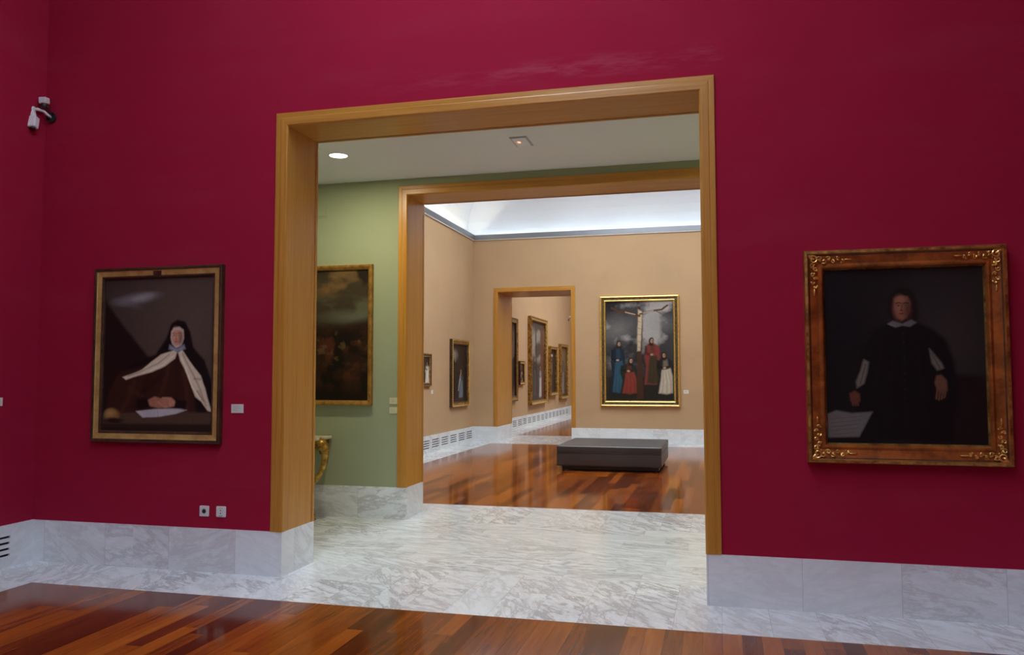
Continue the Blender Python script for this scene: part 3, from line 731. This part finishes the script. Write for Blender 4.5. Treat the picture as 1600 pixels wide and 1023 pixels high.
def p_kneel(c):
    w = c.w/c.h; c.ell(.2*w, .18, .16*w, .07, (150, 140, 130), .8, 0, .8); c.line([(.16*w, .12), (.24*w, .3)], .02, (170, 158, 144), .02)
    c.figure(.62*w, .42, .97, (60, 74, 92), (104, 118, 134), (176, 150, 128), .045, 0, .15); c.line([(.62*w, .50), (.52*w, .66), (.44*w, .8)], .03, (196, 190, 178), .012)
    c.poly([(0, .93), (w, .93), (w, 1), (0, 1)], (56, 46, 38), .01)
side_painting(11.33, 12.62, .876, 2.41, .12, .07, W_, 'upright dark painting with a kneeling figure and beaded frame, tan room left wall', p_kneel, (110, 150), beads=True)
def p_tall(c):
    w = c.w/c.h; c.clouds((110, 92, 78), 5, 5, .45, .6, .8, 1); c.figure(.6*w, .35, .95, (120, 50, 40), (170, 160, 140), wide=.12)
    c.figure(.3*w, .25, .8, (60, 40, 30), (120, 90, 60), wide=.1)
def p_big(c):
    w = c.w/c.h; c.C[:] = L3((74, 68, 64)); c.clouds((150, 144, 134), 4, 6, .45, .62, .9, 1, -1, .55); c.poly([(.75*w, .05), (w, .05), (w, 1), (.7*w, 1)], (104, 62, 44), .05, .8)
    c.line([(.42*w, .1), (.48*w, .9)], .05, (52, 40, 34), .03); c.figure(.35*w, .45, .95, (48, 46, 52), (82, 80, 84), wide=.10); c.figure(.72*w, .55, .97, (120, 124, 136), (190, 188, 186), wide=.09)
def p_dark(c):
    w = c.w/c.h; c.C[:] = L3((50, 42, 34)); c.ell(.5*w, .14, .1*w, .03, (214, 206, 190), .5); c.figure(.5*w, .2, 1.02, (34, 30, 34), (60, 58, 66), wide=.14)
    c.line([(.5*w, .3), (.5*w, .55)], .025, (190, 182, 168), .01)
def p_arch(c):
    w = c.w/c.h; c.C[:] = L3((88, 72, 52)); c.ell(.5*w, .3, .4*w, .25, (130, 112, 86), .7); c.figure(.5*w, .22, .97, (84, 78, 84), (142, 136, 138), wide=.14); c.figure(.25*w, .6, .98, (70, 44, 30), (110, 70, 44), wide=.1)
def p_tiny(c): c.C[:] = L3((70, 44, 34)); c.clouds((190, 176, 150), 6, 6, .5, .62, .8, 2)
side_painting(15.4, 17.42, .84, 3.262, .16, .09, W_, 'tall dark painting partly hidden behind the left jamb of the far opening', p_tall)
side_painting(17.76, 18.40, 1.30, 2.02, .10, .07, [M['walnut'], M['goldb']], 'smallest dark-framed picture between two tall paintings in the farthest room', p_tiny, (40, 50))
side_painting(19.05, 21.56, .645, 3.47, .13, .13, [M['gold'], M['ochre']], 'largest painting of the farthest room in a wide gilded frame', p_big, (90, 120))
side_painting(22.10, 23.49, .87, 2.615, .11, .13, [M['gold'], M['ochre']], 'narrow painting of a dark standing figure, gilded frame, right of the largest one', p_dark)
side_painting(24.12, 25.70, .695, 2.77, .11, .12, [M['gold'], M['ochre']], 'gilded painting nearest the end wall of the farthest room', p_arch)

# ---------- wall labels
def label_card(loc, rz, w_, h_, m, label, group=None, lines=3):
    e = empty('wall_label', loc, rz); tag(e, label, 'label', group)
    bm = bmesh.new(); box(bm, -w_/2, -.006, -h_/2, w_/2, 0, h_/2, bevel=.001); obj('card', bm, m, e)
    bm = bmesh.new(); r = random.Random(int(loc[0]*100))
    for k in range(lines):
        z = h_*(.26-.20*k); box(bm, -w_*.36, -.0066, z-h_*.014, w_*(-.36+r.uniform(.3, .62)), -.0060, z+h_*.014)
    obj('printed_text', bm, M['ink'], e); return e
label_card((-3.8135, -.001, 1.329), 0, .112, .072, M['card'], 'white wall label on the crimson wall right of the woman painting')
label_card((XL+.001, -.41, 1.383), RZ, .112, .070, M['card'], 'white wall label at the left edge of the crimson side wall')
label_card((-3.537, G0-.001, 1.312), 0, .096, .072, M['cream'], 'upper pale label on the green wall against the inner door casing', 'pair of labels on the green wall')
label_card((-3.537, G0-.001, 1.205), 0, .096, .072, M['cream'], 'lower pale label on the green wall against the inner door casing', 'pair of labels on the green wall')
label_card((XL+.001, 10.18, 1.250), RZ, .112, .080, M['card'], 'small white label under the smallest tan room painting')
label_card((-.718, T1-.001, 1.208), 0, .115, .086, M['card'], 'small white label right of the tall stormy painting')
label_card((XL+.001, 25.64, .482), RZ, .112, .150, M['card'], 'tiny white label low on the wall of the farthest room')

# ---------- sockets
def plate(loc, label, kind):
    e = empty('wall_socket', loc); tag(e, label, 'socket', 'pair of wall sockets')
    bm = bmesh.new(); box(bm, -.044, -.011, -.044, .044, 0, .044, bevel=.008, seg=3); obj('cover_plate', bm, M['plastic'], e, smooth=False)
    if kind == 0:
        bm = bmesh.new(); n = 28          # round recess with two pin holes
        tube(bm, [(0, -.0105, 0), (0, -.0125, 0)], [.0225, .0215], 28); obj('socket_ring', bm, M['grey'], e)
        bm = bmesh.new(); tube(bm, [(0, -.0124, 0), (0, -.0130, 0)], .0165, 24)
        obj('socket_well', bm, M['black'], e)
    else:
        bm = bmesh.new(); box(bm, -.030, -.0135, -.031, .030, -.0105, .031, bevel=.002); obj('insert', bm, M['plastic'], e)
        for z, r in ((.010, .0050), (-.013, .0052)):
            bm = bmesh.new(); tube(bm, [(0, -.0134, z), (0, -.0142, z)], r, 14); obj('jack_hole', bm, M['black'], e)
        for z, wd, m in ((.028, .016, 'cream'), (-.033, .016, 'grey')):
            bm = bmesh.new(); box(bm, -wd, -.0144, z-.0035, wd, -.0110, z+.0035); obj('marking_strip', bm, M[m], e)
plate((-4.101, 0, .4905), 'white power socket with one dark round hole low on the crimson wall', 0)
plate((-3.9455, 0, .4915), 'white data socket with two small holes, nearer the wooden casing', 1)

# ---------- security cameras
def cctv(loc, rz, label):
    e = empty('security_camera', loc, rz); tag(e, label, 'camera', None)
    bm = bmesh.new(); tube(bm, [(0, 0, 0), (0, -.018, 0)], .048, 20); obj('wall_plate', bm, M['black'], e)
    bm = bmesh.new(); tube(bm, [(0, -.012, 0), (0, -.05, .01), (-.02, -.075, .040), (-.055, -.105, .050), (-.088, -.125, .046)], [.012, .012, .013, .014, .014], 10); obj('arm', bm, M['plastic'], e, smooth=True)
    bm = bmesh.new(); blob(bm, (-.093, -.130, .044), (.034, .034, .034), u=16, v=10); tube(bm, [(-.088, -.132, .03), (-.062, -.142, -.04)], [.026, .028], 12); obj('ball_joint', bm, M['plastic'], e, smooth=True)
    bm = bmesh.new(); box(bm, -.033, -.032, -.060, .033, .032, .050, bevel=.010, seg=3)
    h = obj('housing', bm, M['plastic'], e, loc=(-.050, -.150, -.078)); h.rotation_euler = (-.25, -.06, .2)
    bm = bmesh.new(); tube(bm, [(0, 0, -.058), (0, 0, -.070)], .024, 16); obj('lens', bm, M['black'], h)
    bm = bmesh.new(); box(bm, -.034, -.032, -.022, .034, .032, .036, bevel=.008, seg=2)
    s = obj('sensor_head', bm, M['plastic'], e, loc=(-.014, -.080, .124)); s.rotation_euler = (.1, 0, .2)
    bm = bmesh.new(); blob(bm, (.006, -.020, -.040), (.030, .026, .028), u=14, v=10); obj('sensor_lens', bm, M['black'], s, smooth=True)
    bm = bmesh.new(); tube(bm, [(.004, -.012, .01), (.022, -.04, .03), (.020, -.07, .070), (.002, -.08, .108)], .008, 8); obj('bracket', bm, M['black'], e, smooth=True)
    return e
cctv((-5.738, 0, 3.90), 0, 'white security camera on a bent arm, high in the left corner of the crimson room')
e = cctv((XL, 26.25, 3.80), RZ, 'tiny white security camera high on the wall of the farthest room')

# ---------- downlight, emergency light, access hatch in the passage
def downlight(x, y, label):
    e = empty('downlight', (x, y, 3.8274)); tag(e, label, 'lamp', 'recessed passage downlights')
    bm = bmesh.new(); n = 40
    R = [(.108, 0), (.106, -.006), (.094, -.008), (.088, -.002)]
    rings = [[bm.verts.new((r*math.cos(2*math.pi*k/n), r*math.sin(2*math.pi*k/n), z)) for k in range(n)] for r, z in R]
    for a, b in zip(rings, rings[1:]):
        for k in range(n): bm.faces.new((a[k], a[(k+1) % n], b[(k+1) % n], b[k]))
    obj('trim_ring', bm, M['plastic'], e, smooth=True)
    bm = bmesh.new(); tube(bm, [(0, 0, -.0005), (0, 0, -.004)], .089, 40); obj('diffuser', bm, m_emit('lit_diffuser', (1, .96, .86, 1), 9), e)
    ld = bpy.data.lights.new('downlight_lamp', 'AREA'); ld.shape = 'DISK'; ld.size = .17; ld.energy = DOWN_W; ld.color = (1, .91, .66)
    lo = bpy.data.objects.new('downlight_lamp', ld); COL.objects.link(lo); lo.parent = e; lo.location = (0, 0, -.012)
downlight(-3.700, 1.530, 'glowing round white downlight in the passage ceiling')
downlight(1.0, 1.530, 'added unseen round downlight of the passage ceiling behind the right crimson wall')  # unseen lamp added to give the passage more light
e = empty('emergency_light', (-1.785, 1.512, 3.8274)); tag(e, 'square flush emergency light with small orange glow in the passage ceiling', 'lamp')
bm = bmesh.new(); box(bm, -.085, -.155, -.008, .085, .155, 0, bevel=.003); obj('frame', bm, M['grey'], e)
bm = bmesh.new(); box(bm, -.068, -.135, -.013, .068, .135, -.007, bevel=.002); obj('diffuser', bm, M['lip'], e)
bm = bmesh.new(); blob(bm, (-.022, -.01, -.012), (.020, .036, .006)); obj('indicator', bm, m_emit('orange_indicator', (1, .36, .16, 1), 1.3), e)
e = empty('access_hatch', (-4.62, G0, 3.582)); tag(e, 'square green access hatch painted like the wall, top left of the green wall', 'hatch')
bm = bmesh.new()
for q in ((-.242, -.150, .242, -.138), (-.242, .138, .242, .150), (-.242, -.138, -.230, .138), (.230, -.138, .242, .138)): box(bm, q[0], -.004, q[1], q[2], 0, q[3])
bmesh.ops.remove_doubles(bm, verts=bm.verts, dist=1e-5); obj('frame', bm, M['green'], e)
bm = bmesh.new(); box(bm, -.224, -.005, -.132, .224, 0, .132, bevel=.001); obj('hatch_door', bm, M['green'], e)

# ---------- gilded console table in the passage
def console():
    e = empty('console_table', (-4.945, G0-BT-.172, 0)); tag(e, 'carved gilded console table with pale marble top below the landscape painting', 'table')
    W, Dp = .66, .17      # half width / half depth
    gm = m_gold('console_gilding', (.62, .38, .07, 1), (.22, .11, .02, 1), .35, .6, 22)
    bm = bmesh.new()
    # serpentine top with a moulded edge
    def outline(g):
        P = []
        for k in range(25):
            t = k/24; x = -W+2*W*t; P.append((x*(1+g/W), -Dp-g-.03*math.cos(2*math.pi*t*1.0)*.6))
        P += [(W+g, Dp), (-W-g, Dp)]; return P
    lev = [(-.012, .880), (0, .884), (.003, .890), (-.003, .897), (.002, .903), (0, .909), (-.006, .912)]
    rings = [[bm.verts.new((x, y, z)) for x, y in outline(g)] for g, z in lev]
    for a, b in zip(rings, rings[1:]):
        for k in range(len(a)): bm.faces.new((a[k], a[(k+1) % len(a)], b[(k+1) % len(a)], b[k]))
    bm.faces.new(rings[0][::-1]); bm.faces.new(rings[-1]); obj('marble_top', bm, plain('pale_marble_top', (.66, .62, .46, 1), .3), e)
    # apron with carved relief
    bm = bmesh.new(); box(bm, -W+.03, -Dp+.03, .79, W-.03, -Dp+.05, .880); box(bm, -W+.03, Dp-.03, .79, W-.03, Dp-.01, .880)
    box(bm, W-.05, -Dp+.04, .79, W-.03, Dp-.02, .880); box(bm, -W+.03, -Dp+.04, .79, -W+.05, Dp-.02, .880)
    obj('apron', bm, gm, e)
    bm = bmesh.new(); r = random.Random(4)
    for k in range(30):
        x = -W+.06+k*(2*W-.12)/29; z = .80+.03*math.sin(k*1.7)-.05*abs(math.sin(k*.55))
        pts = []; a0 = r.uniform(0, 6)
        for j in range(14):
            t = j/13; a = a0+(-1)**k*7*t; q = .028*(1-.75*t); pts.append((x+q*math.cos(a), -Dp+.020-.008*math.sin(3*t), z+q*math.sin(a)))
        tube(bm, pts, [.008*(1-.4*j/13) for j in range(14)], 6)
        blob(bm, (x+.01, -Dp+.022, z-.03), (.012, .008, .020), rot=(0, r.uniform(-1, 1), 0), u=7, v=5)
    for sx in (-1, 1):
        for k in range(9):
            y = -Dp+.06+k*.030; z = .79+.025*math.sin(k*1.9)-.03*abs(math.sin(k*.8)); pts = []
            for j in range(14):
                t = j/13; a = k+(-1)**k*7*t; q = .026*(1-.75*t); pts.append((sx*(W-.024), y+q*math.cos(a), z+q*math.sin(a)))
            tube(bm, pts, [.008*(1-.4*j/13) for j in range(14)], 6)
    for k in range(44):
        x = -W+.04+k*(2*W-.08)/43; blob(bm, (x, -Dp+.025, .872), (.011, .008, .008), u=6, v=4)
    obj('carved_relief', bm, gm, e, smooth=True)
    for sx in (-1, 1):
        for yy, big in ((-Dp+.075, 1),):
            bm = bmesh.new()
            path = [(W-.035, .865), (W+.015, .83), (W+.050, .78), (W+.060, .72), (W+.050, .64), (W+.020, .56), (W-.025, .48), (W-.075, .425), (W-.110, .39)]
            rad = [.060, .062, .052, .040, .036, .032, .030, .030, .034]
            tube(bm, [(sx*x, yy, z) for x, z in path], [q*big for q in rad], 12)
            for s in (0, 1):                                   # volutes and acanthus on the knee
                pts = []
                for j in range(20):
                    t = j/19; a = -1.2+6.5*t; q = .052*(1-.8*t); cx, cz = ((W-.115, .375), (W+.01, .80))[s]
                    pts.append((sx*(cx+q*math.cos(a)), yy-.030*big, cz+q*math.sin(a)))
                tube(bm, pts, [.012*(1-.4*j/19) for j in range(20)], 7)
            for k in range(8):
                x, z = path[min(k, 8)]; blob(bm, (sx*(x-.004), yy-.034*big, z), (.012, .010, .026), rot=(0, sx*(.3+.2*k), 0), u=7, v=5)
            tube(bm, [(sx*(W-.11), yy, .39), (sx*(W-.15), yy, .35), (sx*(W-.18), yy, .29), (sx*(W-.165), yy, .22), (sx*(W-.115), yy, .16), (sx*(W-.085), yy, .10), (sx*(W-.080), yy, .05), (sx*(W-.085), yy, .012)],
                 [.034, .030, .024, .022, .022, .024, .022, .026], 10)
            box(bm, sx*(W-.085)-.03, yy-.03, 0, sx*(W-.085)+.03, yy+.03, .018, bevel=.004)
            obj('leg', bm, gm, e, smooth=True)
    bm = bmesh.new(); tube(bm, [(-W+.20, -Dp+.075, .29), (-.2, 0, .24), (0, .02, .26), (.2, 0, .24), (W-.20, -Dp+.075, .29)], .018, 8); obj('stretcher', bm, gm, e, smooth=True)
console()

# ---------- bench
def bench():
    e = empty('bench', (-1.787, 8.51, 0)); tag(e, 'low square charcoal leather bench on the polished floor of the tan room', 'bench')
    hx, hy = .873, .905
    def pad(z0, z1, sx, sy, bev, puff):
        bm = bmesh.new(); box(bm, -sx, -sy, z0, sx, sy, z1, bevel=bev, seg=4)
        bmesh.ops.subdivide_edges(bm, edges=[ed for ed in bm.edges if ed.calc_length() > .5], cuts=14, use_grid_fill=True)
        for v in bm.verts:
            u_, w_ = v.co.x/sx, v.co.y/sy; k = max(0, 1-u_*u_)*max(0, 1-w_*w_)
            if v.co.z > (z0+z1)/2: v.co.z += puff*k
        return bm
    obj('base', pad(.078, .296, hx, hy, .018, 0), M['leather'], e, smooth=True)
    obj('cushion', pad(.300, .410, hx+.003, hy+.003, .024, .010), M['leather'], e, smooth=True)
    for z in (.302, .398):
        bm = bmesh.new(); a, b, r = hx-.002, hy-.002, .02; pts = []
        for cx, cy_, a0 in ((a-r, b-r, 0), (-a+r, b-r, 90), (-a+r, -b+r, 180), (a-r, -b+r, 270)):
            for k in range(5): t = math.radians(a0+22.5*k); pts.append((cx+(r+.004)*math.cos(t), cy_+(r+.004)*math.sin(t), z))
        pts.append(pts[0]); tube(bm, pts, .0045, 6, cap=False); obj('piping', bm, M['leather'], e, smooth=True)
    bm = bmesh.new(); box(bm, -hx+.13, -hy+.05, .022, hx-.05, hy-.13, .079, bevel=.004); obj('under_box', bm, M['black'], e)  # black box set back in the gap under the base
    for sx in (-1, 1):
        for sy_ in (-1, 1):
            bm = bmesh.new(); tube(bm, [(sx*(hx-.10), sy_*(hy-.10), 0), (sx*(hx-.10), sy_*(hy-.10), .079)], [.022, .027], 14); obj('leg', bm, M['black'], e)
bench()
